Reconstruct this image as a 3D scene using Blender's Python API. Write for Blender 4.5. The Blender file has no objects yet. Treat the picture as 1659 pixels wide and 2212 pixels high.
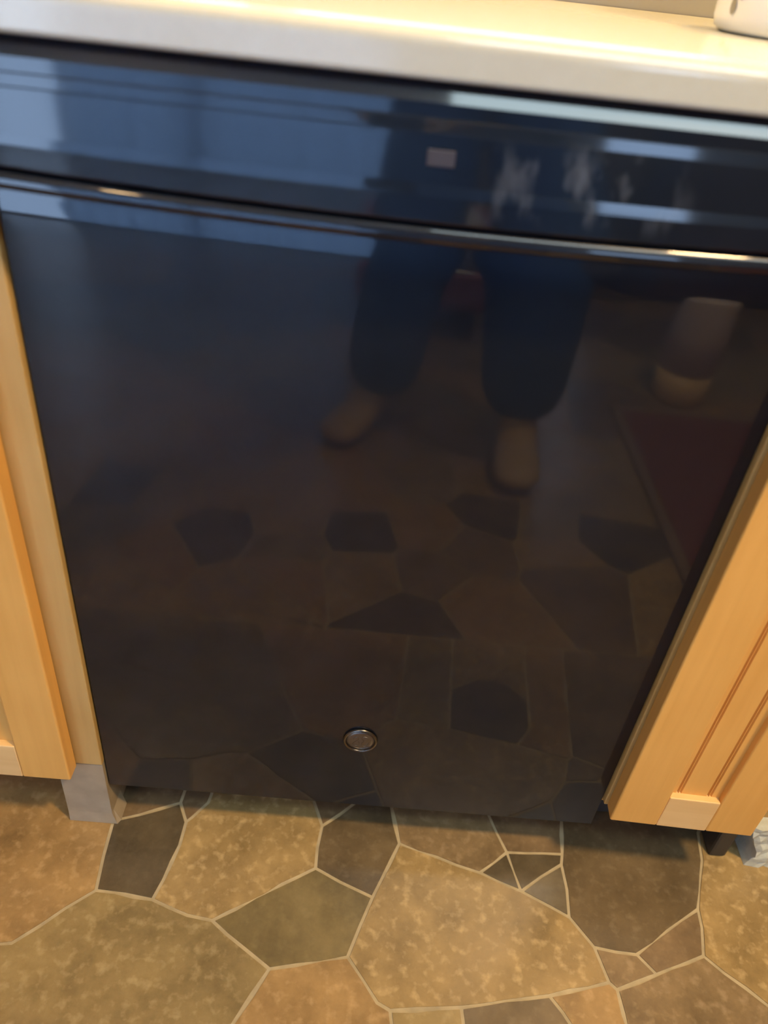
import bpy, bmesh, math, random
from mathutils import Vector, Matrix, noise

random.seed(7)
C = bpy.context.scene.collection
SC = bpy.context.scene

# ------------------------------------------------------------------ camera
CAM = (0.2766, -0.5580, 0.9411)
fwd = Vector((0.03024305, 0.80610322, -0.59100166)); right = Vector((0.99516443, 0.03099701, 0.09320379)); up = Vector((-0.09345116, 0.5909626, 0.8012678))
cd = bpy.data.cameras.new('camera'); cam = bpy.data.objects.new('camera', cd); C.objects.link(cam)
cam.matrix_world = Matrix(((right.x, up.x, -fwd.x, CAM[0]), (right.y, up.y, -fwd.y, CAM[1]), (right.z, up.z, -fwd.z, CAM[2]), (0, 0, 0, 1)))
cd.sensor_fit = 'HORIZONTAL'; cd.sensor_width = 36.0; cd.lens = 36.578; cd.clip_start = 0.004
cd.dof.use_dof = True; cd.dof.focus_distance = 0.90; cd.dof.aperture_fstop = 4.2
SC.camera = cam

# ------------------------------------------------------------------ sky outside the patio door
wd = bpy.data.worlds.new('world'); SC.world = wd; wd.use_nodes = True
bg = wd.node_tree.nodes['Background']; bg.inputs[0].default_value = (0.48, 0.66, 1.0, 1); bg.inputs[1].default_value = 13.0
SC.view_settings.view_transform = 'Standard'; SC.view_settings.look = 'None'; SC.view_settings.gamma = 1.0
SC.view_settings.use_curve_mapping = False; SC.view_settings.exposure = 0.0
SC.cycles.use_denoising = True; SC.cycles.max_bounces = 10; SC.cycles.sample_clamp_indirect = 6.0

DOWNLIGHT_W = 21.0      # warm lamps over the worktop
LAMP_W = 8.0
PENDANT_W = 50.0        # warm ceiling lamp in the room
PANEL_W = 16.0          # cool ceiling panel
WARM = (1.0, 0.66, 0.32); AMBER = (1.0, 0.62, 0.22); COOL = (0.72, 0.93, 1.0)

# ------------------------------------------------------------------ helpers
def tag(o, label=None, cat=None, group=None, kind=None):
    if label: o['label'] = label
    if cat: o['category'] = cat
    if group: o['group'] = group
    if kind: o['kind'] = kind
    return o
def thing(name, label, cat, loc=(0, 0, 0), rz=0.0, group=None):
    o = bpy.data.objects.new(name, None); C.objects.link(o); o.location = loc; o.rotation_euler = (0, 0, rz)
    o.empty_display_size = 0.05
    return tag(o, label, cat, group)
def link(name, bm, mat, parent=None, smooth=False, loc=None):
    me = bpy.data.meshes.new(name); bmesh.ops.recalc_face_normals(bm, faces=bm.faces); bm.to_mesh(me); bm.free()
    if mat: me.materials.append(mat)
    if smooth:
        for p in me.polygons: p.use_smooth = True
    o = bpy.data.objects.new(name, me); C.objects.link(o)
    if parent: o.parent = parent
    if loc: o.location = loc
    return o
def boxbm(x0, x1, y0, y1, z0, z1, bev=0.0, seg=2, bm=None):
    bm2 = bmesh.new()
    vs = [bm2.verts.new((x, y, z)) for x in (x0, x1) for y in (y0, y1) for z in (z0, z1)]
    for f in ((0, 1, 3, 2), (4, 6, 7, 5), (0, 4, 5, 1), (2, 3, 7, 6), (0, 2, 6, 4), (1, 5, 7, 3)): bm2.faces.new([vs[i] for i in f])
    if bev: bmesh.ops.bevel(bm2, geom=bm2.edges[:], offset=bev, segments=seg, affect='EDGES', profile=0.5)
    if bm is None: return bm2
    me = bpy.data.meshes.new('tmp'); bm2.to_mesh(me); bm2.free(); bm.from_mesh(me); bpy.data.meshes.remove(me)
    return bm
def box(name, x0, x1, y0, y1, z0, z1, mat, parent=None, bev=0.0, seg=2):
    return link(name, boxbm(x0, x1, y0, y1, z0, z1, bev, seg), mat, parent, smooth=False)
def lathe(name, prof, mat, parent=None, n=40, loc=None, cap=True):
    bm = bmesh.new(); rings = []
    for r, z in prof: rings.append([bm.verts.new((r * math.cos(2 * math.pi * i / n), r * math.sin(2 * math.pi * i / n), z)) for i in range(n)])
    for a, b in zip(rings, rings[1:]):
        for i in range(n): bm.faces.new((a[i], a[(i + 1) % n], b[(i + 1) % n], b[i]))
    if cap: bm.faces.new(rings[0][::-1]); bm.faces.new(rings[-1])
    o = link(name, bm, mat, parent, smooth=True, loc=loc)
    return o
def extrude_x(name, prof, x0, x1, mat, parent=None, nx=1, warp=None, smooth=True, close=True):
    """closed profile of (y, z) points swept along x; warp(x, y, z) may move each point"""
    bm = bmesh.new(); rings = []
    for k in range(nx + 1):
        x = x0 + (x1 - x0) * k / nx
        rings.append([bm.verts.new(warp(x, y, z) if warp else (x, y, z)) for y, z in prof])
    n = len(prof)
    for a, b in zip(rings, rings[1:]):
        for i in range(n): bm.faces.new((a[i], a[(i + 1) % n], b[(i + 1) % n], b[i]))
    bm.faces.new(rings[0][::-1]); bm.faces.new(rings[-1])
    o = link(name, bm, mat, parent, smooth=smooth)
    if smooth:
        m = o.modifiers.new('edges', 'EDGE_SPLIT'); m.split_angle = math.radians(7.5)
    return o
def arc(cy, cz, r, a0, a1, n=7):
    return [(cy + r * math.cos(math.radians(a0 + (a1 - a0) * i / n)), cz + r * math.sin(math.radians(a0 + (a1 - a0) * i / n))) for i in range(n + 1)]

# ------------------------------------------------------------------ materials
def newmat(name):
    m = bpy.data.materials.new(name); m.use_nodes = True
    return m, m.node_tree.nodes, m.node_tree.links, m.node_tree.nodes['Principled BSDF']
def plain(name, col, rough=0.5, spec=0.5, metal=0.0, bump=0.0, bscale=60.0, var=0.06):
    m, N, L, b = newmat(name)
    b.inputs['Roughness'].default_value = rough; b.inputs['Metallic'].default_value = metal; b.inputs['Specular IOR Level'].default_value = spec
    tc = N.new('ShaderNodeTexCoord'); nz = N.new('ShaderNodeTexNoise'); nz.inputs['Scale'].default_value = bscale; nz.inputs['Detail'].default_value = 4
    L.new(tc.outputs['Object'], nz.inputs['Vector'])
    mx = N.new('ShaderNodeMix'); mx.data_type = 'RGBA'
    mx.inputs[6].default_value = tuple(c * (1 - var) for c in col) + (1,); mx.inputs[7].default_value = tuple(min(1, c * (1 + var)) for c in col) + (1,)
    L.new(nz.outputs['Fac'], mx.inputs[0]); L.new(mx.outputs[2], b.inputs['Base Color'])
    if bump:
        bp = N.new('ShaderNodeBump'); bp.inputs['Strength'].default_value = bump; bp.inputs['Distance'].default_value = 0.002
        L.new(nz.outputs['Fac'], bp.inputs['Height']); L.new(bp.outputs['Normal'], b.inputs['Normal'])
    return m
def wood(name, light, dark, axis='Z', rough=0.42):
    m, N, L, b = newmat(name)
    b.inputs['Roughness'].default_value = rough; b.inputs['Specular IOR Level'].default_value = 0.4
    tc = N.new('ShaderNodeTexCoord'); mp = N.new('ShaderNodeMapping')
    mp.inputs['Scale'].default_value = (30, 30, 1.6) if axis == 'Z' else (1.6, 30, 30)
    L.new(tc.outputs['Object'], mp.inputs['Vector'])
    n1 = N.new('ShaderNodeTexNoise'); n1.inputs['Scale'].default_value = 3.0; n1.inputs['Detail'].default_value = 6; n1.inputs['Distortion'].default_value = 0.4
    L.new(mp.outputs[0], n1.inputs['Vector'])
    n2 = N.new('ShaderNodeTexNoise'); n2.inputs['Scale'].default_value = 9.0; n2.inputs['Detail'].default_value = 2
    L.new(tc.outputs['Object'], n2.inputs['Vector'])
    ad = N.new('ShaderNodeMath'); ad.operation = 'MULTIPLY_ADD'; ad.inputs[1].default_value = 0.55; L.new(n1.outputs['Fac'], ad.inputs[0])
    ml = N.new('ShaderNodeMath'); ml.operation = 'MULTIPLY'; ml.inputs[1].default_value = 0.45; L.new(n2.outputs['Fac'], ml.inputs[0]); L.new(ml.outputs[0], ad.inputs[2])
    cr = N.new('ShaderNodeValToRGB'); cr.color_ramp.elements[0].position = 0.30; cr.color_ramp.elements[0].color = dark + (1,)
    cr.color_ramp.elements[1].position = 0.62; cr.color_ramp.elements[1].color = light + (1,)
    L.new(ad.outputs[0], cr.inputs[0]); L.new(cr.outputs[0], b.inputs['Base Color'])
    bp = N.new('ShaderNodeBump'); bp.inputs['Strength'].default_value = 0.06; bp.inputs['Distance'].default_value = 0.001
    L.new(n1.outputs['Fac'], bp.inputs['Height']); L.new(bp.outputs['Normal'], b.inputs['Normal'])
    return m
def stone(name, col, speck=0.35, off=0.0):
    """mottled vinyl stone: broad clouds of tone and small pale flecks, continuous in world space"""
    m, N, L, b = newmat(name)
    b.inputs['Roughness'].default_value = 0.26; b.inputs['Specular IOR Level'].default_value = 0.7
    g = N.new('ShaderNodeNewGeometry'); mp = N.new('ShaderNodeMapping'); mp.inputs['Location'].default_value = (off, off * 1.7, 0)
    L.new(g.outputs['Position'], mp.inputs['Vector'])
    a = N.new('ShaderNodeTexNoise'); a.inputs['Scale'].default_value = 14.0; a.inputs['Detail'].default_value = 7; a.inputs['Roughness'].default_value = 0.68
    f = N.new('ShaderNodeTexNoise'); f.inputs['Scale'].default_value = 78.0; f.inputs['Detail'].default_value = 5; f.inputs['Distortion'].default_value = 0.0
    for t in (a, f): L.new(mp.outputs[0], t.inputs['Vector'])
    cr = N.new('ShaderNodeValToRGB'); e = cr.color_ramp.elements
    e[0].position = 0.28; e[0].color = (col[0] * 0.60, col[1] * 0.58, col[2] * 0.54, 1); e[1].position = 0.72; e[1].color = (col[0] * 1.32, col[1] * 1.28, col[2] * 1.18, 1)
    L.new(a.outputs['Fac'], cr.inputs[0])
    c2 = N.new('ShaderNodeValToRGB'); c2.color_ramp.elements[0].position = 0.52; c2.color_ramp.elements[0].color = (0, 0, 0, 1)
    c2.color_ramp.elements[1].position = 0.72; c2.color_ramp.elements[1].color = (min(1, speck * 1.5),) * 3 + (1,); L.new(f.outputs['Fac'], c2.inputs[0])
    mx = N.new('ShaderNodeMix'); mx.data_type = 'RGBA'; mx.inputs[7].default_value = (min(1, col[0] * 2.0 + .05), min(1, col[1] * 2.0 + .05), min(1, col[2] * 2.0 + .04), 1)
    L.new(c2.outputs[0], mx.inputs[0]); L.new(cr.outputs[0], mx.inputs[6]); L.new(mx.outputs[2], b.inputs['Base Color'])
    bp = N.new('ShaderNodeBump'); bp.inputs['Strength'].default_value = 0.12; bp.inputs['Distance'].default_value = 0.0012
    L.new(f.outputs['Fac'], bp.inputs['Height']); L.new(bp.outputs['Normal'], b.inputs['Normal'])
    return m
def emit(name, col, strength):
    m, N, L, b = newmat(name)
    b.inputs['Base Color'].default_value = (0.8, 0.8, 0.8, 1); b.inputs['Emission Color'].default_value = col + (1,); b.inputs['Emission Strength'].default_value = strength
    return m
def gloss_black(name, base, rough, haze, smear=None):
    """black appliance plastic: a clear reflection plus a weak wide lobe of grease film; smear = (x0,x1,z0,z1) finger marks"""
    m, N, L, b = newmat(name)
    out = N['Material Output']
    b.inputs['Base Color'].default_value = base + (1,); b.inputs['Roughness'].default_value = rough; b.inputs['IOR'].default_value = 1.48
    h = N.new('ShaderNodeBsdfPrincipled'); h.inputs['Base Color'].default_value = tuple(min(1, c * 2.2 + .004) for c in base) + (1,); h.inputs['Roughness'].default_value = 0.30; h.inputs['IOR'].default_value = 1.62
    tc = N.new('ShaderNodeTexCoord'); nz = N.new('ShaderNodeTexNoise'); nz.inputs['Scale'].default_value = 7.0; nz.inputs['Detail'].default_value = 5
    L.new(tc.outputs['Object'], nz.inputs['Vector'])
    mr = N.new('ShaderNodeMapRange'); mr.inputs['From Min'].default_value = 0.35; mr.inputs['From Max'].default_value = 0.7
    mr.inputs['To Min'].default_value = haze * 0.7; mr.inputs['To Max'].default_value = haze * 1.3; L.new(nz.outputs['Fac'], mr.inputs['Value'])
    fac = mr.outputs[0]
    if smear:
        sx = N.new('ShaderNodeSeparateXYZ'); L.new(tc.outputs['Object'], sx.inputs[0])
        def band(o, c, w):
            s = N.new('ShaderNodeMath'); s.operation = 'SUBTRACT'; s.inputs[1].default_value = c; L.new(o, s.inputs[0])
            a = N.new('ShaderNodeMath'); a.operation = 'ABSOLUTE'; L.new(s.outputs[0], a.inputs[0])
            r = N.new('ShaderNodeMapRange'); r.inputs['From Min'].default_value = w; r.inputs['From Max'].default_value = w * 0.45; L.new(a.outputs[0], r.inputs['Value'])
            return r.outputs[0]
        bx = band(sx.outputs['X'], (smear[0] + smear[1]) / 2, (smear[1] - smear[0]) / 2); bz = band(sx.outputs['Z'], (smear[2] + smear[3]) / 2, (smear[3] - smear[2]) / 2)
        mp = N.new('ShaderNodeMapping'); mp.inputs['Rotation'].default_value = (0, math.radians(35), 0); mp.inputs['Scale'].default_value = (58, 40, 27); L.new(tc.outputs['Object'], mp.inputs['Vector'])
        fn = N.new('ShaderNodeTexNoise'); fn.inputs['Scale'].default_value = 1.0; fn.inputs['Detail'].default_value = 3; L.new(mp.outputs[0], fn.inputs['Vector'])
        fr = N.new('ShaderNodeMapRange'); fr.inputs['From Min'].default_value = 0.50; fr.inputs['From Max'].default_value = 0.68; L.new(fn.outputs['Fac'], fr.inputs['Value'])
        p = N.new('ShaderNodeMath'); p.operation = 'MULTIPLY'; L.new(bx, p.inputs[0]); L.new(bz, p.inputs[1])
        p2 = N.new('ShaderNodeMath'); p2.operation = 'MULTIPLY'; L.new(p.outputs[0], p2.inputs[0]); L.new(fr.outputs[0], p2.inputs[1])
        sm = N.new('ShaderNodeBsdfDiffuse'); sm.inputs['Color'].default_value = (0.24, 0.27, 0.30, 1)
        mxs = N.new('ShaderNodeMixShader'); p3 = N.new('ShaderNodeMath'); p3.operation = 'MULTIPLY'; p3.inputs[1].default_value = 0.26; L.new(p2.outputs[0], p3.inputs[0])
    mx = N.new('ShaderNodeMixShader'); L.new(fac, mx.inputs[0]); L.new(b.outputs[0], mx.inputs[1]); L.new(h.outputs[0], mx.inputs[2])
    if smear:
        L.new(p3.outputs[0], mxs.inputs[0]); L.new(mx.outputs[0], mxs.inputs[1]); L.new(sm.outputs[0], mxs.inputs[2]); L.new(mxs.outputs[0], out.inputs['Surface'])
    else: L.new(mx.outputs[0], out.inputs['Surface'])
    return m
def glass(name):
    m, N, L, b = newmat(name); out = N['Material Output']
    t = N.new('ShaderNodeBsdfTransparent'); t.inputs[0].default_value = (0.93, 0.96, 0.97, 1); g = N.new('ShaderNodeBsdfGlossy'); g.inputs['Roughness'].default_value = 0.0
    fr = N.new('ShaderNodeFresnel'); fr.inputs[0].default_value = 1.45; mx = N.new('ShaderNodeMixShader')
    L.new(fr.outputs[0], mx.inputs[0]); L.new(t.outputs[0], mx.inputs[1]); L.new(g.outputs[0], mx.inputs[2]); L.new(mx.outputs[0], out.inputs['Surface'])
    return m

M = {}
M['maple_v'] = wood('maple vertical grain', (0.80, 0.435, 0.108), (0.70, 0.355, 0.078), 'Z')
M['maple_h'] = wood('maple horizontal grain', (0.84, 0.56, 0.235), (0.75, 0.47, 0.18), 'X')
M['frame'] = wood('maple frame', (0.56, 0.365, 0.125), (0.47, 0.295, 0.09), 'Z')
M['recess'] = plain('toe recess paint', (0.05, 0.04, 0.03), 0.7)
M['filler'] = plain('grey plinth vinyl', (0.38, 0.295, 0.18), 0.85, 0.2, bump=0.1, bscale=40, var=0.25)
M['black_door'] = gloss_black('black door enamel', (0.0045, 0.006, 0.0085), 0.04, 0.24)
M['black_panel'] = gloss_black('black control panel', (0.005, 0.008, 0.013), 0.06, 0.16, (0.025, 0.175, 0.795, 0.850))
M['toe_black'] = plain('black toe panel', (0.008, 0.008, 0.008), 0.5)
M['badge'] = plain('brushed badge face', (0.15, 0.13, 0.105), 0.38, metal=0.85, bump=0.15, bscale=400)
M['badge_rim'] = plain('badge rim', (0.14, 0.125, 0.105), 0.28, metal=1.0)
M['mark'] = plain('grey print', (0.045, 0.042, 0.05), 0.6)
M['counter'] = plain('cream laminate', (0.55, 0.55, 0.45), 0.14, 0.5, bump=0.03, bscale=160, var=0.05)
M['wall'] = plain('tan backsplash paint', (0.25, 0.24, 0.205), 0.6, var=0.05, bscale=12)
M['room_wall'] = plain('room wall paint', (0.30, 0.28, 0.27), 0.8, var=0.03, bscale=8)
M['ceiling'] = plain('ceiling paint', (0.74, 0.72, 0.68), 0.85, var=0.02, bscale=20)
M['grout'] = plain('grout', (0.46, 0.375, 0.215), 0.65, bump=0.3, bscale=45, var=0.45)
M['canister'] = plain('white glazed ceramic', (0.80, 0.80, 0.78), 0.25, var=0.02)
M['canister_mark'] = plain('grey glaze print', (0.30, 0.27, 0.20), 0.4)
M['plinth'] = plain('whitewashed block', (0.56, 0.57, 0.46), 0.7, bump=0.9, bscale=90, var=0.22)
M['dark_block'] = plain('dark brown block', (0.045, 0.035, 0.022), 0.6)
M['skin'] = plain('skin', (0.56, 0.42, 0.26), 0.55, var=0.06, bscale=18)
M['denim'] = plain('blue denim', (0.038, 0.130, 0.37), 0.85, bump=0.3, bscale=220, var=0.2)
M['shirt'] = plain('dark blue knit', (0.035, 0.06, 0.13), 0.9, bump=0.3, bscale=180, var=0.12)
M['hair'] = plain('brown hair', (0.07, 0.04, 0.025), 0.6, var=0.3, bscale=90)
M['eye'] = plain('eye white', (0.7, 0.7, 0.7), 0.2); M['lip'] = plain('lip', (0.42, 0.18, 0.15), 0.5)
M['phone'] = plain('black phone', (0.01, 0.01, 0.012), 0.3)
M['rug'] = plain('dark red wool', (0.20, 0.055, 0.030), 0.95, bump=0.6, bscale=240, var=0.3)
M['rug_edge'] = plain('tan binding', (0.24, 0.17, 0.10), 0.9, var=0.1)
M['cream'] = plain('cream glaze', (0.86, 0.74, 0.62), 0.4, var=0.05); M['warm_light_glaze'] = plain('painted warm light', (0.92, 0.66, 0.30), 0.3, var=0.1)
M['dark_wood'] = wood('dark walnut', (0.10, 0.06, 0.05), (0.06, 0.035, 0.03), 'Z')
M['pink'] = plain('dusty pink fabric', (0.42, 0.20, 0.24), 0.9, bump=0.3, bscale=150, var=0.12)
M['white_trim'] = plain('white trim paint', (0.72, 0.72, 0.70), 0.5, var=0.02)
m_, N_, L_, b_ = newmat('pale blue sheer curtain'); t_ = N_.new('ShaderNodeBsdfTranslucent'); t_.inputs[0].default_value = (0.58, 0.72, 0.88, 1)
d_ = N_.new('ShaderNodeBsdfDiffuse'); d_.inputs[0].default_value = (0.35, 0.45, 0.60, 1); x_ = N_.new('ShaderNodeMixShader'); x_.inputs[0].default_value = 0.12
L_.new(t_.outputs[0], x_.inputs[1]); L_.new(d_.outputs[0], x_.inputs[2]); L_.new(x_.outputs[0], N_['Material Output'].inputs['Surface']); M['curtain'] = m_
M['glass'] = glass('window glass')
S = dict(tan=stone('stone tan', (0.356, 0.250, 0.107), 0.32), tan2=stone('stone honey', (0.363, 0.235, 0.097), 0.22, 3.1), olive=stone('stone olive', (0.297, 0.222, 0.097), 0.25, 5.3),
         olive2=stone('stone moss', (0.218, 0.169, 0.074), 0.08, 2.2), dark=stone('stone dark', (0.116, 0.091, 0.053), 0.08, 7.9), dark2=stone('stone umber', (0.152, 0.113, 0.062), 0.16, 1.4),
         brown=stone('stone brown', (0.218, 0.152, 0.082), 0.14, 4.4), brown2=stone('stone rust brown', (0.264, 0.187, 0.097), 0.20, 9.7), grey=stone('stone grey', (0.178, 0.146, 0.092), 0.08, 6.1))

def shift(o):
    """meshes are drawn in world coordinates; move them into the frame of their parent"""
    w = Vector((0, 0, 0)); p = o.parent
    while p: w += p.location; p = p.parent
    o.data.transform(Matrix.Translation(-w)); return o
def part(name, x0, x1, y0, y1, z0, z1, mat, parent, bev=0.0015): return shift(box(name, x0, x1, y0, y1, z0, z1, mat, parent, bev))

# ------------------------------------------------------------------ room shell
X0, X1, Y0, Y1, H = -1.9, 2.6, -3.6, 0.48, 2.40
floor = tag(box('floor', X0, X1, Y0, Y1, -0.05, -0.0012, M['grout']), kind='structure')
tag(box('ceiling', X0, X1, Y0, Y1, H, H + 0.05, M['ceiling']), kind='structure')
KX0, KX1, KZ0, KZ1 = -0.75, 0.95, 1.10, 1.98                       # the window above the worktop
bm = boxbm(X0, KX0, Y1, Y1 + 0.1, -0.05, H + 0.05)
for a in ((KX1, X1, -0.05, H + 0.05), (KX0, KX1, -0.05, KZ0), (KX0, KX1, KZ1, H + 0.05)): boxbm(a[0], a[1], Y1, Y1 + 0.1, a[2], a[3], bm=bm)
tag(link('wall_back', bm, M['wall']), kind='structure')
tag(box('wall_left', X0 - 0.1, X0, Y0 - 0.1, Y1 + 0.1, -0.05, H + 0.05, M['room_wall']), kind='structure')
tag(box('wall_right', X1, X1 + 0.1, Y0 - 0.1, Y1 + 0.1, -0.05, H + 0.05, M['room_wall']), kind='structure')
PX0, PX1, PZ = -1.75, 0.40, 2.05                                  # the patio door opening in the wall behind the viewer
WX0, WX1, WZ0, WZ1 = 1.25, 1.80, 0.95, 2.05                        # and the window beside it
bm = boxbm(X0, PX0, Y0 - 0.1, Y0, -0.05, H + 0.05)
for a in ((PX0, PX1, PZ, H + 0.05), (PX0, PX1, -0.05, -0.002), (PX1, WX0, -0.05, H + 0.05), (WX0, WX1, -0.05, WZ0), (WX0, WX1, WZ1, H + 0.05), (WX1, X1, -0.05, H + 0.05)):
    boxbm(a[0], a[1], Y0 - 0.1, Y0, a[2], a[3], bm=bm)
tag(link('wall_front', bm, M['room_wall']), kind='structure')
def window(n, x0, x1, z0, z1, nx, Y0=Y0):
    bm = boxbm(x0, x0 + 0.05, Y0 - 0.07, Y0 - 0.02, z0, z1)
    for a in ((x1 - 0.05, x1, z0, z1), (x0 + 0.05, x1 - 0.05, z1 - 0.05, z1), (x0 + 0.05, x1 - 0.05, z0, z0 + 0.05)): boxbm(a[0], a[1], Y0 - 0.07, Y0 - 0.02, a[2], a[3], bm=bm)
    for k in range(1, nx):
        c = x0 + (x1 - x0) * k / nx; boxbm(c - 0.03, c + 0.03, Y0 - 0.07, Y0 - 0.02, z0 + 0.05, z1 - 0.05, bm=bm)
    w = tag(link('window_%d' % n, bm, M['white_trim']), kind='structure')
    for k in range(nx):
        a = x0 + (x1 - x0) * k / nx + 0.05; b = x0 + (x1 - x0) * (k + 1) / nx - 0.05
        box('pane', a, b, Y0 - 0.048, Y0 - 0.042, z0 + 0.05, z1 - 0.05, M['glass'], w)
window(1, PX0, PX1, 0.0, PZ, 2); window(2, WX0, WX1, WZ0, WZ1, 1); window(3, KX0, KX1, KZ0, KZ1, 2, Y1 + 0.09)
tag(box('trim_1', X0, X1, 0.27, Y1, 2.08, H, M['ceiling']), kind='structure')            # the soffit over the worktop
bm = bmesh.new(); top = []; bot = []
for k in range(121):
    x = -1.30 + 1.78 * k / 120; y = Y0 + 0.07 + 0.028 * math.sin(x * 62) + 0.006 * math.sin(x * 23)
    top.append(bm.verts.new((x, y, 2.10))); bot.append(bm.verts.new((x, y + 0.006 * math.sin(x * 31), 0.03)))
for k in range(120): bm.faces.new((top[k], bot[k], bot[k + 1], top[k + 1]))
tag(link('curtain', bm, M['curtain'], None, True), 'pale blue sheer curtain drawn across most of the patio door', 'curtain')
tag(link('curtain_rod', boxbm(-1.85, 0.55, Y0 + 0.05, Y0 + 0.075, 2.10, 2.125, 0.006), M['white_trim']), 'white curtain rod above the patio door', 'rod')
for k, (x0, x1, z0, z1) in enumerate(((PX0, PX1, 0.0, PZ), (WX0, WX1, WZ0, WZ1), (KX0, KX1, KZ0, KZ1))):     # portals only guide the sampling of the sky
    ld = bpy.data.lights.new('sky_portal', 'AREA'); ld.shape = 'RECTANGLE'; ld.size = x1 - x0; ld.size_y = z1 - z0; ld.cycles.is_portal = True
    lo = bpy.data.objects.new('sky_portal', ld); C.objects.link(lo); lo.location = ((x0 + x1) / 2, Y1 + 0.095 if k == 2 else Y0 - 0.09, (z0 + z1) / 2); lo.rotation_euler = (math.radians(-90 if k == 2 else 90), 0, 0)

# ------------------------------------------------------------------ flagstones of the floor
FV = {'a':(-0.0017,0.0046), 'a1':(0.0279,0.0151), 'b':(0.0764,0.0371), 'b2':(0.0899,0.0108), 'b3':(0.0893,-0.0213), 'b4':(0.081,-0.0659), 'bb':(0.0956,0.0173), 'bc':(0.1121,0.0411), 'a5':(0.0009,-0.0441), 'c':(0.0056,-0.0862), 'd':(0.074,-0.0919), 'e1':(-0.0217,-0.1093), 'e2':(-0.0666,-0.1521), 'f0':(0.1191,-0.107), 'f':(0.1486,-0.1106), 'f1':(0.1687,-0.1249), 'g':(0.2627,-0.0373), 'g1':(0.2623,-0.0095), 'h':(0.2654,0.0205), 'h1':(0.2508,0.056), 'h2':(0.3057,0.0575), 'gi':(0.2947,-0.0525), 'i':(0.3356,-0.0684), 'i1':(0.3213,-0.1065), 'j':(0.223,-0.1588), 'j2':(0.1937,-0.2138), 'k':(0.3099,-0.1396), 'k1':(0.3457,-0.1851), 'l':(0.3674,0.0046), 'l2':(0.3553,0.0586), 'l3':(0.4403,-0.0182), 'm':(0.3602,-0.1919), 'n0':(0.4393,-0.1834), 'n1':(0.5403,-0.1647), 'n2':(0.5527,-0.1804), 'w':(0.4707,-0.0261), 'v':(0.5214,-0.046), 'v1':(0.5575,-0.0635), 't1':(0.5778,-0.0738), 't2':(0.6025,-0.1074), 't3':(0.6275,-0.1108), 'p':(0.5081,0.0045), 'p0':(0.4874,0.0588), 'x0':(0.5885,0.0588), 'x1':(0.5819,0.0082), 'x2':(0.5785,-0.006), 'x3':(0.5806,-0.0383), 'o1':(0.6126,-0.1456), 'o':(0.6207,-0.1529), 'r':(0.6529,-0.1121), 'r1':(0.6716,-0.1329), 's':(0.7348,-0.1078), 's1':(0.7431,-0.0746), 'q':(0.7449,-0.0511), 'q1':(0.7703,0.0151), 'q2':(0.7766,0.0549), 'y1':(0.7947,-0.1575), 'jb':(0.126,-0.37), 'mb':(0.3784,-0.37), 'nb':(0.4527,-0.37), 'n2b':(0.7092,-0.37), 'ob':(0.61,-0.37), 'E0':(-0.42,-0.2), 'A0':(-0.75,0.12), 'A1':(-0.45,0.12), 'A2':(-0.75,-0.15), 'A3':(-0.45,-0.37), 'A4':(-0.75,-0.37), 'T0':(-0.02,0.12), 'T1':(0.08,0.12), 'T2':(0.125,0.12), 'T3':(0.235,0.12), 'hl':(0.353,0.085), 'T5':(0.353,0.12), 'T6':(0.5,0.12), 'T7':(0.605,0.12), 'T8':(0.815,0.12), 'T9':(1.35,0.12), 'Rb':(1.35,-0.37)}
ST = {'tan_a':'A1 T0 a a5 c e1 e2 E0',
 'tan_b':'A0 A1 E0 A2',
 'olive_c':'A2 E0 A3 A4',
 'olive_a':'c d f0 f f1 j j2 jb A3 E0 e2 e1',
 'dark_a':'a a1 b b2 b3 b4 d c a5',
 'brown_a':'T0 T1 b a1 a',
 'brown_b':'T1 T2 bc bb b2 b',
 'tan_c':'bb bc T2 T3 h1 h g1 g f f0 d b4 b3 b2',
 'brown_c':'h1 T3 T5 hl h2 h',
 'dark_b':'h h2 hl l2 l i gi g g1',
 'olive_b':'f g gi i i1 k j f1',
 'tan_d':'l l3 w v v1 t1 t2 o1 n1 n0 m k1 k i1 i',
 'tan_e':'j k k1 m mb jb j2',
 'tan_f':'m n0 nb mb',
 'dark_c':'n0 n1 n2 n2b nb',
 'tan_g':'n1 o1 o ob n2b n2',
 'brown_d':'l l2 hl T5 T6 p0 p w l3',
 'brown_e':'p0 T6 T7 x0 x1 p',
 'dark_d':'p v w',
 'dark_e':'p x1 x2 v',
 'grey_a':'v x2 x3 t1 v1',
 'dark_f':'x0 T7 T8 q2 q1 q r t3 t2 t1 x3 x2 x1',
 'tan_h':'t2 t3 r r1 o o1',
 'brown_f':'r q s1 s r1',
 'tan_i':'q2 T8 T9 Rb y1 s s1 q q1',
 'brown_g':'o r1 s y1 Rb ob'}
def poly_clean(P):
    a = sum(P[i][0] * P[(i + 1) % len(P)][1] - P[(i + 1) % len(P)][0] * P[i][1] for i in range(len(P)))
    return P if a > 0 else P[::-1]
def inset(P, d):
    n = len(P); R = []
    for i in range(n):
        p0, p1, p2 = Vector(P[i - 1]), Vector(P[i]), Vector(P[(i + 1) % n])
        e1 = (p1 - p0).normalized(); e2 = (p2 - p1).normalized()
        n1 = Vector((-e1.y, e1.x)); n2 = Vector((-e2.y, e2.x)); m = n1 + n2
        if m.length < 0.15: m = n1.copy()
        m.normalize(); k = max(0.42, m.dot(n1)); R.append(p1 + m * (d / k))
    return R
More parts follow.
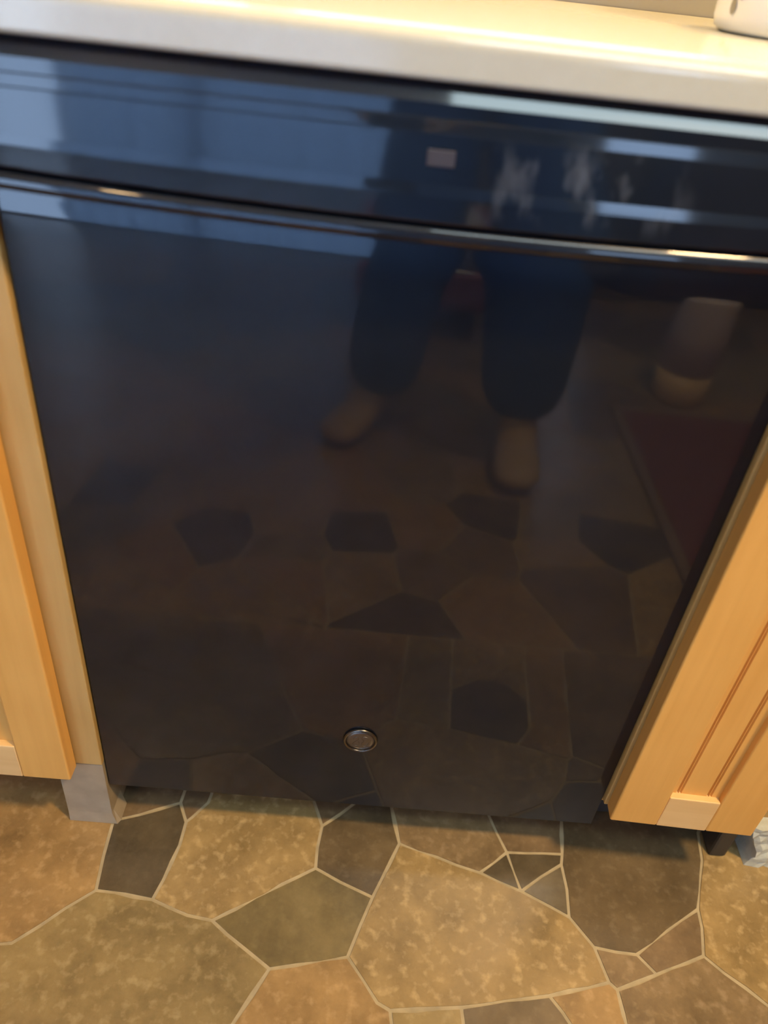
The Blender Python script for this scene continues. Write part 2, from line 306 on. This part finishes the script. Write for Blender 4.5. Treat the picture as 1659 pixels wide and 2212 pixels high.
def flag(P, mat, d=0.0021, jit=0.0015, step=0.022, z=None):
    P = inset(poly_clean(P), d); Q = []
    for i in range(len(P)):
        a, b = P[i], P[(i + 1) % len(P)]; L = (b - a).length; n = max(1, int(L / step)); nn = Vector((-(b - a).y, (b - a).x)).normalized()
        for k in range(n):
            q = a.lerp(b, k / n)
            if k: q = q + nn * random.uniform(-jit, jit)
            Q.append(q)
    zt = random.uniform(-0.0002, 0.0002) if z is None else z
    bm = bmesh.new(); top = [bm.verts.new((q.x, q.y, zt)) for q in Q]; bot = [bm.verts.new((q.x, q.y, -0.0040)) for q in Q]
    bm.faces.new(top)
    for i in range(len(Q)): bm.faces.new((top[i], bot[i], bot[(i + 1) % len(Q)], top[(i + 1) % len(Q)]))
    return link('flagstone', bm, mat, floor)
CM = dict(tan_a='tan2', tan_b='tan', olive_c='olive', olive_a='olive', dark_a='dark', brown_a='brown', brown_b='brown', tan_c='tan', brown_c='brown', dark_b='dark2', olive_b='olive2', tan_d='tan', tan_e='tan2', tan_f='olive',
          dark_c='olive2', tan_g='tan2', brown_d='brown2', brown_e='brown', dark_d='dark', dark_e='dark', grey_a='grey', dark_f='dark2', tan_h='brown2', brown_f='brown', tan_i='tan', brown_g='brown2')
CM.update(dark_c='dark2'); FV.update(n2b=(0.575, -0.37), n2c=(0.563, -0.197), ob=(0.640, -0.37))
ST['tan_g'] = 'n1 o1 o ob n2b n2c n2'; ST['dark_c'] = 'n0 n1 n2 n2c P4 P3 P2 P1'; ST['tan_j'] = 'P1 P2 P3 P4 n2b nb'; CM['tan_j'] = 'tan'; FV.update(P1=(0.445, -0.262), P2=(0.490, -0.288), P3=(0.540, -0.280), P4=(0.5665, -0.248))
for k, s in ST.items(): flag([FV[n] for n in s.split()], S[CM[k]])
def clip(P, a, b, c):                                             # keep a*x + b*y <= c
    R = []
    for i in range(len(P)):
        p, q = P[i], P[(i + 1) % len(P)]; dp = a * p[0] + b * p[1] - c; dq = a * q[0] + b * q[1] - c
        if dp <= 0: R.append(p)
        if dp * dq < 0: t = dp / (dp - dq); R.append((p[0] + t * (q[0] - p[0]), p[1] + t * (q[1] - p[1])))
    return R
def voronoi(x0, x1, y0, y1, fixed, dmin):
    seeds = [(x, y, m) for x, y, m in fixed]; tries = 0
    while tries < 6000:
        tries += 1; x, y = random.uniform(x0, x1), random.uniform(y0, y1)
        if all((x - a) ** 2 + (y - b) ** 2 > dmin ** 2 for a, b, _ in seeds):
            seeds.append((x, y, random.choice(['tan', 'tan2', 'olive', 'tan', 'brown2', 'olive', 'brown', 'olive2'])))
    for i, (x, y, m) in enumerate(seeds):
        P = [(x0, y0), (x1, y0), (x1, y1), (x0, y1)]
        for j, (u, v, _) in enumerate(seeds):
            if i != j and P: P = clip(P, u - x, v - y, ((u * u + v * v) - (x * x + y * y)) / 2)
        if len(P) > 2: flag(P, S[m], step=0.12)
FX = [(-.215, -.725, 'dark2'), (.005, -.61, 'dark2'), (.28, -.635, 'dark'), (.55, -.74, 'dark2'), (.78, -.70, 'dark'), (.69, -.55, 'brown'), (.385, -.40, 'dark2'), (.10, -.44, 'tan'), (.155, -.50, 'tan2'), (.51, -.46, 'tan2'), (.42, -.54, 'brown2'),
      (-.16, -.47, 'tan'), (.90, -.52, 'tan'), (.12, -.80, 'tan'), (.40, -.85, 'olive'), (-.06, -.90, 'tan2'), (.70, -.93, 'tan'), (-.40, -.55, 'olive'), (.50, -.615, 'brown2'), (-.105, -.70, 'tan'), (-.115, -.53, 'tan2'), (.14, -.655, 'tan'), (.15, -.575, 'olive'), (.415, -.665, 'tan2'), (.665, -.72, 'olive'), (.675, -.63, 'tan'), (-.35, -.74, 'tan'), (-.20, -.58, 'olive'), (-.20, -.88, 'tan'), (.26, -.78, 'tan2'), (.56, -.87, 'tan'), (.80, -.83, 'olive'), (.01, -.74, 'tan'), (.29, -.52, 'tan')]
voronoi(X0, X1, Y0, -.37, FX, 0.235); voronoi(X0, -.75, -.37, Y1, [], 0.25); voronoi(1.35, X1, -.37, Y1, [], 0.25)

# ------------------------------------------------------------------ dishwasher
DW = thing('dishwasher', 'glossy black built-in dishwasher between two honey maple cabinets', 'dishwasher', (0.301, 0.0, 0.0))
def bow(x, y, z):
    k = max(0.0, min(1.0, (z - 0.60) / 0.19)) if z < 0.8000 else max(0.0, min(1.0, (0.835 - z) / 0.033))
    return (x, y, z - 0.0085 * k * (1 - ((x - 0.33) / 0.33) ** 2))
DX0, DX1 = 0.002, 0.600
part('tub', DX0 + 0.01, DX1 - 0.01, 0.065, 0.46, 0.09, 0.86, M['toe_black'], DW)
pr = [(0.050, 0.075), (0.0075, 0.075), (0.006, 0.0765), (0.006, 0.30), (0.006, 0.60), (0.006, 0.70), (0.006, 0.745), (0.0061, 0.753), (0.0064, 0.760), (0.0068, 0.766), (0.0074, 0.771), (0.0079, 0.7755), (0.0079, 0.7795), (0.0040, 0.7820), (-0.0100, 0.7838), (-0.0240, 0.7850), (-0.0279, 0.7868)] + arc(-0.0197, 0.7902, 0.0092, 180, 90, 18) + [(0.050, 0.7994), (0.050, 0.70), (0.050, 0.60), (0.050, 0.30)]
door = shift(extrude_x('door_panel', pr, DX0, DX1, M['black_door'], DW, nx=28, warp=bow))
pr = [(0.060, 0.8732), (-0.0175, 0.8732), (-0.0200, 0.8700), (-0.0208, 0.8691), (-0.0240, 0.8636), (-0.0246, 0.8626),   # top chamfer, level with the worktop edge
      (-0.0248, 0.8544), (-0.0252, 0.8534), (-0.0264, 0.8466), (-0.0267, 0.8457),                         # second, shallow chamfer
      (-0.0272, 0.8370), (-0.0276, 0.8200), (-0.0278, 0.8192), (-0.0285, 0.8150), (-0.0287, 0.8140),      # third chamfer
      (-0.0287, 0.8018), (-0.0284, 0.8008), (-0.0275, 0.8004), (0.060, 0.8004), (0.060, 0.83)]
shift(extrude_x('control_panel', pr, DX0, DX1, M['black_panel'], DW, nx=28, warp=bow))
part('toe_panel', DX0, DX1, 0.062, 0.075, 0.001, 0.075, M['toe_black'], DW)
bd = lathe('badge', [(0.0001, 0.0028), (0.012, 0.0027), (0.0165, 0.0023), (0.0167, 0.0), (0.0001, 0.0)][::-1], M['badge'], DW, n=48); bd.location = (0.0, 0.0058, 0.204); bd.rotation_euler = (math.radians(90), 0, 0)
bd['label'] = 'round brushed metal badge'
rim = lathe('badge_rim', [(0.0166, 0.0), (0.0195, 0.0), (0.0196, 0.0016), (0.0186, 0.0034), (0.0172, 0.0034), (0.0166, 0.0022), (0.0166, 0.0)], M['badge_rim'], bd, n=48, cap=False)
def tube(name, pts, r, mat, parent, n=6, closed=False):
    cu = bpy.data.curves.new(name, 'CURVE'); cu.dimensions = '3D'; cu.bevel_depth = r; cu.bevel_resolution = 2; cu.resolution_u = 6
    sp = cu.splines.new('NURBS'); sp.points.add(len(pts) - 1); sp.use_endpoint_u = not closed; sp.use_cyclic_u = closed; sp.order_u = 3
    for p, c in zip(sp.points, pts): p.co = tuple(c) + (1,)
    o = bpy.data.objects.new(name, cu); C.objects.link(o); dg = bpy.context.evaluated_depsgraph_get(); me = bpy.data.meshes.new_from_object(o.evaluated_get(dg)); bpy.data.objects.remove(o)
    me.materials.clear(); me.materials.append(mat); o = bpy.data.objects.new(name, me); C.objects.link(o); o.parent = parent
    for p in me.polygons: p.use_smooth = True
    return o
for s in (((-.0085, .004), (-.004, .009), (-.001, .004), (-.006, -.001), (-.009, -.006), (-.003, -.009), (.0, -.004), (-.002, .0)),
          ((.008, .007), (.003, .009), (.001, .004), (.005, .001), (.001, -.003), (.003, -.009), (.009, -.007), (.0095, -.002)),
          ((-.011, -.009), (-.004, -.0125), (.004, -.0125), (.011, -.009))):
    tube('emblem', [(x, y, 0.0026) for x, y in s], 0.0005, M['badge_rim'], bd)
part('indicator_plate', 0.2975, 0.3155, -0.0284, -0.024, 0.8270, 0.8370, M['mark'], DW, 0.0006)['label'] = 'small pale grey plate on control panel'

# ------------------------------------------------------------------ base cabinets
def panel_door(root, x0, x1, z0, z1, yb, yf, sw=0.055, rw=0.055, rot=0.0):
    """frame-and-panel door: the door part is the grooved panel, its stiles and rails are sub-parts"""
    px0, px1, pz0, pz1 = x0 + sw, x1 - sw, z0 + rw, z1 - rw
    w = px1 - px0; g = [px0 - 0.006]                              # panel front profile with two pairs of bead grooves
    yp = yf + 0.0085; prof = [(px0 - 0.006, yp)]
    for c in (px0 + 0.17 * w, px0 + 0.215 * w, px1 - 0.23 * w, px1 - 0.185 * w) if w < 0.12 else [px0 + 0.012, px0 + 0.016] + [px0 + q * w for q in (.25, .26, .5, .51, .75, .76)]:
        prof += [(c - 0.0016, yp), (c - 0.0005, yp + 0.0032), (c + 0.0005, yp + 0.0032), (c + 0.0016, yp)]
    prof += [(px1 + 0.006, yp), (px1 + 0.006, yb - 0.004), (px0 - 0.006, yb - 0.004)]
    bm = bmesh.new(); lo = [bm.verts.new((x, y, pz0 - 0.006)) for x, y in prof]; hi = [bm.verts.new((x, y, pz1 + 0.006)) for x, y in prof]; n = len(prof)
    for i in range(n): bm.faces.new((lo[i], lo[(i + 1) % n], hi[(i + 1) % n], hi[i]))
    bm.faces.new(lo[::-1]); bm.faces.new(hi)
    d = link('door', bm, M['maple_v'], root); rl = root.location
    d.location = (x0 - rl.x, yb - rl.y, 0 - rl.z); shift(d)
    w = d.location + rl
    d.data.transform(Matrix.Translation(-d.location)); d.rotation_euler = (0, 0, rot)
    for a, b in ((x0, px0), (px1, x1)): shift(box('stile', a, b, yf, yb, z0, z1, M['maple_v'], d, 0.0022, 3))
    for a, b in ((z0, pz0), (pz1, z1)): shift(box('rail', px0, px1, yf + 0.0004, yb, a, b, M['maple_h'], d, 0.0012, 2))
    return d
def cabinet(name, label, x0, x1, stiles, doorx, drawer_h, rot=0.0, z_open=0.122):
    r = thing(name, label, 'cabinet', ((x0 + x1) / 2, 0.3, 0))
    part('carcass', x0 + 0.004, x1 - 0.004, 0.021, 0.470, 0.105, 0.872, M['maple_v'], r)
    bm = None
    for a, b in stiles: bm = boxbm(a, b, 0.0, 0.020, z_open, 0.873, 0.0012, bm=bm)
    s0, s1 = stiles[0][1], stiles[-1][0]
    for a, b in ((z_open, z_open + 0.035), (0.72, 0.745), (0.845, 0.873)): boxbm(s0, s1, 0.0004, 0.020, a, b, bm=bm)
    shift(link('face_frame', bm, M['frame'], r))
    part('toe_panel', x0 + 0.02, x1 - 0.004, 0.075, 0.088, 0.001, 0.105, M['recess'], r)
    panel_door(r, doorx[0], doorx[1], doorx[2], 0.725, -0.002, -0.023, rot=rot)
    shift(box('drawer_front', doorx[0], doorx[1], -0.023, -0.002, 0.738, 0.856, M['maple_h'], r, 0.003, 3))
    return r
LC = cabinet('base_cabinet', 'honey maple base cabinet on the left of the black dishwasher', -0.46, 0.0, [(-0.46, -0.422), (-0.038, 0.0)], (-0.431, -0.029, 0.121), 0.12)
RC = cabinet('base_cabinet', 'narrow orange-toned maple base cabinet with beaded door, right of the dishwasher', 0.6015, 0.806, [(0.6015, 0.640), (0.768, 0.806)], (0.604, 0.772, 0.131), 0.12, rot=math.radians(-2.2), z_open=0.128)
# the grey vinyl covered foot of the left cabinet, beside the dishwasher
bm = bmesh.new()
ft = [(-0.055, 0.0), (0.001, 0.0), (0.004, 0.006), (0.004, 0.030), (0.0, 0.034), (0.0, 0.070), (-0.055, 0.070)]
lo = [bm.verts.new((x + (0.004 if x > 0 else 0), y, 0.0005)) for x, y in ft]; mi = [bm.verts.new((min(x, 0.0), y + 0.0015, 0.02)) for x, y in ft]; hi = [bm.verts.new((min(x, -0.0005), y + 0.0015, 0.1215)) for x, y in ft]
for A, B in ((lo, mi), (mi, hi)):
    for i in range(len(ft)): bm.faces.new((A[i], A[(i + 1) % len(ft)], B[(i + 1) % len(ft)], B[i]))
bm.faces.new(lo[::-1]); bm.faces.new(hi); shift(link('plinth_foot', bm, M['filler'], LC))['label'] = 'grey vinyl covered foot'

# ------------------------------------------------------------------ worktop and what stands on it
ZT, ZB = 0.902, 0.8745
pr = [(0.478, ZB), (-0.023, ZB)] + arc(-0.024, ZB + 0.003, 0.003, 270, 180, 3) + [(-0.027, ZT - 0.010)] + arc(-0.017, ZT - 0.010, 0.010, 180, 90, 8) + [(0.478, ZT)]
WT = extrude_x('worktop', pr, -0.95, 1.45, M['counter'])
tag(WT, 'cream laminate worktop with a rounded front edge above the dishwasher', 'worktop')
CB = thing('canister', 'white ceramic canister with small dark marks on the worktop', 'canister', (0.617, 0.252, ZT))
lathe('jar', [(0.002, 0.0005), (0.064, 0.0005), (0.0695, 0.004), (0.072, 0.012), (0.073, 0.05), (0.073, 0.15), (0.070, 0.165), (0.060, 0.168), (0.058, 0.160), (0.058, 0.02), (0.002, 0.016)], M['canister'], CB, n=56)
lathe('lid', [(0.002, 0.168), (0.070, 0.168), (0.071, 0.174), (0.060, 0.182), (0.018, 0.187), (0.010, 0.192), (0.014, 0.200), (0.012, 0.208), (0.002, 0.210)], M['canister'], CB, n=48)
def mark(ang, z, w, h, tilt):
    bm = bmesh.new(); bmesh.ops.create_circle(bm, cap_ends=True, radius=1, segments=14); R = 0.0733
    for v in bm.verts:
        u, t = v.co.x * w, v.co.y * h; u2 = u * math.cos(tilt) - t * math.sin(tilt); t2 = u * math.sin(tilt) + t * math.cos(tilt); a = ang + u2 / R
        v.co = (R * math.cos(a), R * math.sin(a), z + t2)
    bmesh.ops.solidify(bm, geom=bm.faces[:], thickness=0.0006); o = link('painted_leaf', bm, M['canister_mark'], CB); return o
mark(math.radians(199), 0.020, 0.0034, 0.0058, 0.1); mark(math.radians(206), 0.030, 0.0026, 0.0052, -0.3)

# pale rough block at the right edge
PB = thing('plinth_block', 'pale greenish white rough block on the floor at the right cabinet foot', 'block', (0.89, 0.06, 0.0))
bm = bmesh.new(); NX, NZ = 14, 10
def pbp(i, k, back):
    u, w = i / NX, k / NZ; x = 0.826 + 0.13 * u + (0.007 * math.sin(w * 5) + random.uniform(-.002, .002)) * (1 - u) - 0.012 * w * (1 - u)
    return (x, (0.105 if back else 0.012 + random.uniform(-.0025, .0025)), 0.0005 + 0.085 * w)
F_ = [[bm.verts.new(pbp(i, k, 0)) for k in range(NZ + 1)] for i in range(NX + 1)]; B_ = [[bm.verts.new(pbp(i, k, 1)) for k in range(NZ + 1)] for i in range(NX + 1)]
for i in range(NX):
    for k in range(NZ): bm.faces.new((F_[i][k], F_[i + 1][k], F_[i + 1][k + 1], F_[i][k + 1])); bm.faces.new((B_[i][k], B_[i][k + 1], B_[i + 1][k + 1], B_[i + 1][k]))
    bm.faces.new((F_[i][0], B_[i][0], B_[i + 1][0], F_[i + 1][0])); bm.faces.new((F_[i][NZ], F_[i + 1][NZ], B_[i + 1][NZ], B_[i][NZ]))
for k in range(NZ):
    bm.faces.new((F_[0][k], F_[0][k + 1], B_[0][k + 1], B_[0][k])); bm.faces.new((F_[NX][k], B_[NX][k], B_[NX][k + 1], F_[NX][k + 1]))
shift(link('block', bm, M['plinth'], PB))
shift(link('dark_box', boxbm(0.780, 0.803, 0.022, 0.10, 0.0005, 0.118, 0.004), M['dark_block'], RC))  # dark brown box below the outer end of the right cabinet

# ------------------------------------------------------------------ lamps
def area(name, loc, w, col, sx, sy=None, rot=(0, 0, 0), parent=None):
    ld = bpy.data.lights.new(name, 'AREA'); ld.shape = 'RECTANGLE' if sy else 'DISK'; ld.size = sx
    if sy: ld.size_y = sy
    ld.energy = w; ld.color = col; lo = bpy.data.objects.new(name, ld); C.objects.link(lo); lo.location = loc; lo.rotation_euler = rot
    if parent: lo.parent = parent
    return lo
for i, (x, lb) in enumerate(((-0.35, 'left'), (0.75, 'right'))):
    t = thing('downlight', 'white recessed soffit downlight over the %s part of the worktop' % lb, 'lamp', (x, 0.385, 2.08), group='downlights over the worktop')
    lathe('trim_ring', [(0.062, -0.001), (0.085, -0.001), (0.085, -0.010), (0.062, -0.014), (0.062, -0.001)], M['white_trim'], t, n=32, cap=False)
    area('bulb', (0, 0, -0.012), DOWNLIGHT_W, AMBER, 0.12, parent=t)
for lb, lx, ly, w, d in (('large round warm ceiling lamp on the right, above the red rug', 1.10, -0.72, PENDANT_W, 0.20), ('small round warm ceiling lamp on the left side of the room', -0.50, -1.5, LAMP_W, 0.11)):
    t = thing('ceiling_lamp', lb, 'lamp', (lx, ly, H))
    lathe('canopy', [(0.002, -0.001), (0.8 * d, -0.001), (0.8 * d, -0.03), (0.55 * d, -0.05), (0.002, -0.05)], M['white_trim'], t, n=40)
    area('bulb', (0, 0, -0.055), w, WARM, d, parent=t)
t = thing('ceiling_panel', 'long cool white ceiling panel light behind the viewer', 'lamp', (1.0, -1.20, H))
bm = boxbm(-0.62, 0.62, -0.19, -0.16, -0.05, -0.001)
for a in ((-0.62, 0.62, 0.16, 0.19), (-0.62, -0.59, -0.16, 0.16), (0.59, 0.62, -0.16, 0.16)): boxbm(a[0], a[1], a[2], a[3], -0.05, -0.001, bm=bm)
link('frame', bm, M['white_trim'], t); box('diffuser', -0.59, 0.59, -0.16, 0.16, -0.02, -0.005, M['white_trim'], t)
area('tube', (0, 0, -0.03), PANEL_W, COOL, 1.16, 0.30, parent=t)

# ------------------------------------------------------------------ the room that the black door mirrors
RG = thing('rug', 'dark red wool rug with a tan bound edge on the stone floor', 'rug', (1.45, -0.86, 0.0))
part('pile', 0.93, 1.95, -1.25, -0.47, 0.0006, 0.009, M['rug'], RG, 0.003)
bm = boxbm(0.905, 0.93, -1.275, -0.445, 0.0006, 0.008)
for a in ((1.95, 1.975, -1.275, -0.445), (0.93, 1.95, -0.47, -0.445), (0.93, 1.95, -1.275, -1.25)): boxbm(a[0], a[1], a[2], a[3], 0.0006, 0.008, bm=bm)
shift(link('binding', bm, M['rug_edge'], RG))
VS = thing('floor_vase', 'tall cream floor vase with warm light painted as amber on its base, on the stones behind the red rug', 'vase', (1.11, -1.37, 0.001))
lathe('base', [(0.002, 0.0005), (0.062, 0.0005), (0.070, 0.02), (0.074, 0.09), (0.002, 0.09)], M['warm_light_glaze'], VS, n=36)  # amber colour imitates warm light falling on the lower part
lathe('body', [(0.002, 0.09), (0.074, 0.09), (0.076, 0.20), (0.070, 0.34), (0.060, 0.37), (0.052, 0.37), (0.060, 0.33), (0.062, 0.12), (0.002, 0.11)], M['cream'], VS, n=36)
SB = thing('added_sideboard', 'dark walnut furniture added at the back to stand for the dark mirrored area', 'cabinet', (1.85, -2.55, 0.0))  # added to give the dark area mirrored at the upper right of the door
part('body', 1.25, 2.45, -2.78, -2.34, 0.10, 0.82, M['dark_wood'], SB); part('top', 1.22, 2.48, -2.80, -2.30, 0.82, 0.85, M['dark_wood'], SB, 0.004)
for x in (1.28, 2.38):
    for y in (-2.76, -2.40): part('leg', x, x + 0.045, y, y + 0.045, 0.0006, 0.10, M['dark_wood'], SB)
for k in range(3):
    x = 1.27 + k * 0.39; d = part('door', x, x + 0.375, -2.34, -2.322, 0.13, 0.80, M['dark_wood'], SB)
    kb = lathe('knob', [(0.002, 0.022), (0.010, 0.020), (0.013, 0.014), (0.006, 0.006), (0.006, 0.0)][::-1], M['badge_rim'], d, n=16); kb.location = (x + 0.34 - 1.85, -2.322 + 2.55, 0.5); kb.rotation_euler = (math.radians(-90), 0, 0)
OT = thing('footstool', 'dusty pink upholstered footstool behind the standing person', 'stool', (0.40, -1.75, 0.0))
part('cushion', 0.20, 0.60, -1.93, -1.57, 0.10, 0.33, M['pink'], OT, 0.04)
for x in (0.24, 0.52):
    for y in (-1.89, -1.65): part('leg', x, x + 0.035, y, y + 0.035, 0.0006, 0.11, M['dark_wood'], OT)
CL = lathe('cloth', [(0.002, 0.0), (0.07, 0.0), (0.075, 0.015), (0.05, 0.04), (0.02, 0.055), (0.002, 0.058)], M['white_trim'], None, n=20, loc=(0.47, -1.66, 0.3305)); tag(CL, 'small crumpled white cloth on the pink footstool', 'cloth')
for v in CL.data.vertices: v.co += noise.noise_vector(v.co * 40) * 0.006 * (1 if v.co.z > 0.004 else 0)

# ------------------------------------------------------------------ the person who takes the picture
def skin(name, nodes, edges, mat, parent, root=0, sub=2):
    me = bpy.data.meshes.new(name); me.from_pydata([n[0] for n in nodes], edges, []); o = bpy.data.objects.new(name, me); C.objects.link(o)
    md = o.modifiers.new('skin', 'SKIN'); md.use_smooth_shade = True; o.modifiers.new('sub', 'SUBSURF').levels = sub
    for i, n in enumerate(nodes):
        s = me.skin_vertices[0].data[i]; s.radius = n[1] if isinstance(n[1], tuple) else (n[1], n[1]); s.use_root = (i == root)
    dg = bpy.context.evaluated_depsgraph_get(); m2 = bpy.data.meshes.new_from_object(o.evaluated_get(dg)); bpy.data.objects.remove(o)
    m2.materials.clear(); m2.materials.append(mat)
    for p in m2.polygons: p.use_smooth = True
    o = bpy.data.objects.new(name, m2); C.objects.link(o); o.parent = parent; return shift(o)
PE = thing('person', 'person in loose blue jeans standing in front of the dishwasher holding a phone', 'person', (0.44, -1.07, 0.0))
nd = []; ed = []
def add(co, r, link_to=None):
    nd.append((co, r)); i = len(nd) - 1
    if link_to is not None: ed.append((link_to, i))
    return i
pv = add((0.445, -1.09, 0.96), (0.13, 0.09)); ws = add((0.445, -1.10, 1.12), (0.115, 0.085), pv); ch = add((0.445, -1.10, 1.32), (0.135, 0.09), ws); nb = add((0.445, -1.09, 1.45), 0.055, ch); nk = add((0.445, -1.06, 1.52), 0.052, nb)
h1 = add((0.445, -1.03, 1.58), (0.066, 0.075), nk); h2 = add((0.445, -1.02, 1.66), (0.076, 0.095), h1); h3 = add((0.445, -1.03, 1.73), (0.05, 0.06), h2); ns = add((0.445, -0.925, 1.615), 0.012, h1)
for hip, kn, an, hl, bl, toe in (((0.365, -1.09, 0.88), (0.335, -1.06, 0.49), (0.292, -1.085, 0.085), (0.300, -1.110, 0.038), (0.228, -0.995, 0.036), (0.188, -0.930, 0.026)),
                                 ((0.525, -1.09, 0.88), (0.590, -1.03, 0.49), (0.615, -1.030, 0.085), (0.618, -1.045, 0.038), (0.607, -0.880, 0.036), (0.601, -0.800, 0.026))):
    a = add(hip, 0.085, pv); b = add(kn, 0.056, a); c = add(an, 0.038, b); add(hl, 0.036, c); d = add(bl, (0.060, 0.034), c); add(toe, (0.052, 0.022), d)
for sg, el, wr, pm in ((-1, (0.190, -0.98, 1.16), (0.215, -0.735, 1.03), (0.226, -0.665, 0.985)), (1, (0.670, -0.97, 1.15), (0.400, -0.735, 1.02), (0.345, -0.665, 0.980))):
    s = add((0.445 + sg * 0.17, -1.10, 1.40), 0.055, ch); e = add(el, 0.040, s); w = add(wr, 0.028, e); p = add(pm, (0.036, 0.018), w)
    for k in range(4):
        f = Vector(pm) + Vector((sg * -0.012 + 0.004 * k * -sg, 0.030, 0.022 - 0.018 * k)); g = f + Vector((-sg * 0.010, 0.026, -0.004)); q = g + Vector((-sg * 0.018, 0.006, -0.004))
        i = add(tuple(f), 0.009, p); j = add(tuple(g), 0.0085, i); add(tuple(q), 0.0075, j)
    i = add(tuple(Vector(pm) + Vector((-sg * 0.022, -0.004, 0.030))), 0.011, p); add(tuple(Vector(pm) + Vector((-sg * 0.036, 0.014, 0.040))), 0.009, i)
skin('body', nd, ed, M['skin'], PE)
jn = [((0.445, -1.09, 1.06), (0.152, 0.108)), ((0.445, -1.09, 0.93), (0.155, 0.112)), ((0.360, -1.09, 0.84), 0.105), ((0.338, -1.06, 0.49), 0.100), ((0.305, -1.080, 0.20), 0.094), ((0.292, -1.08, 0.080), 0.088),
      ((0.532, -1.09, 0.84), 0.112), ((0.596, -1.03, 0.49), 0.128), ((0.614, -1.03, 0.20), 0.108), ((0.615, -1.02, 0.075), 0.090)]
skin('jeans', jn, [(0, 1), (1, 2), (2, 3), (3, 4), (4, 5), (1, 6), (6, 7), (7, 8), (8, 9)], M['denim'], PE)
sh = [((0.445, -1.09, 0.84), (0.180, 0.136)), ((0.445, -1.10, 1.12), (0.148, 0.112)), ((0.445, -1.10, 1.32), (0.160, 0.110)), ((0.445, -1.09, 1.44), 0.075), ((0.275, -1.10, 1.40), 0.072), ((0.190, -0.98, 1.16), 0.056), ((0.615, -1.10, 1.40), 0.072), ((0.670, -0.97, 1.15), 0.056), ((0.214, -0.745, 1.033), 0.040), ((0.408, -0.745, 1.023), 0.040)]
skin('shirt', sh, [(0, 1), (1, 2), (2, 3), (2, 4), (4, 5), (5, 8), (2, 6), (6, 7), (7, 9)], M['shirt'], PE)
skin('hair', [((0.445, -1.005, 1.725), (0.085, 0.070)), ((0.445, -1.065, 1.715), (0.104, 0.095)), ((0.445, -1.095, 1.63), (0.100, 0.075)), ((0.445, -1.105, 1.52), (0.072, 0.045))], [(0, 1), (1, 2), (2, 3)], M['hair'], PE)
for s in (-1, 1):
    bm = bmesh.new(); bmesh.ops.create_uvsphere(bm, u_segments=14, v_segments=10, radius=0.010); shift(link('eye', bm, M['eye'], PE, True)).location = Vector((0.445 + s * 0.030, -0.949, 1.650)) - Vector((0.44, -1.07, 0)); 
for o in PE.children:
    if o.name.startswith('eye'): o.data.transform(Matrix.Translation(Vector((0.44, -1.07, 0))))
bm = bmesh.new(); bmesh.ops.create_uvsphere(bm, u_segments=14, v_segments=8, radius=1); bmesh.ops.scale(bm, vec=(0.022, 0.006, 0.006), verts=bm.verts); bmesh.ops.translate(bm, vec=(0.445, -0.962, 1.575), verts=bm.verts); shift(link('mouth', bm, M['lip'], PE, True))
PH = thing('phone', 'black phone held behind the lens by the standing person', 'phone', tuple(Vector(CAM) - fwd * 0.014))
o = link('body', boxbm(-0.036, 0.036, -0.005, 0.004, -0.135, 0.012, 0.003), M['phone'], PH); PH.rotation_euler = (-math.asin(0.591), 0, 0)
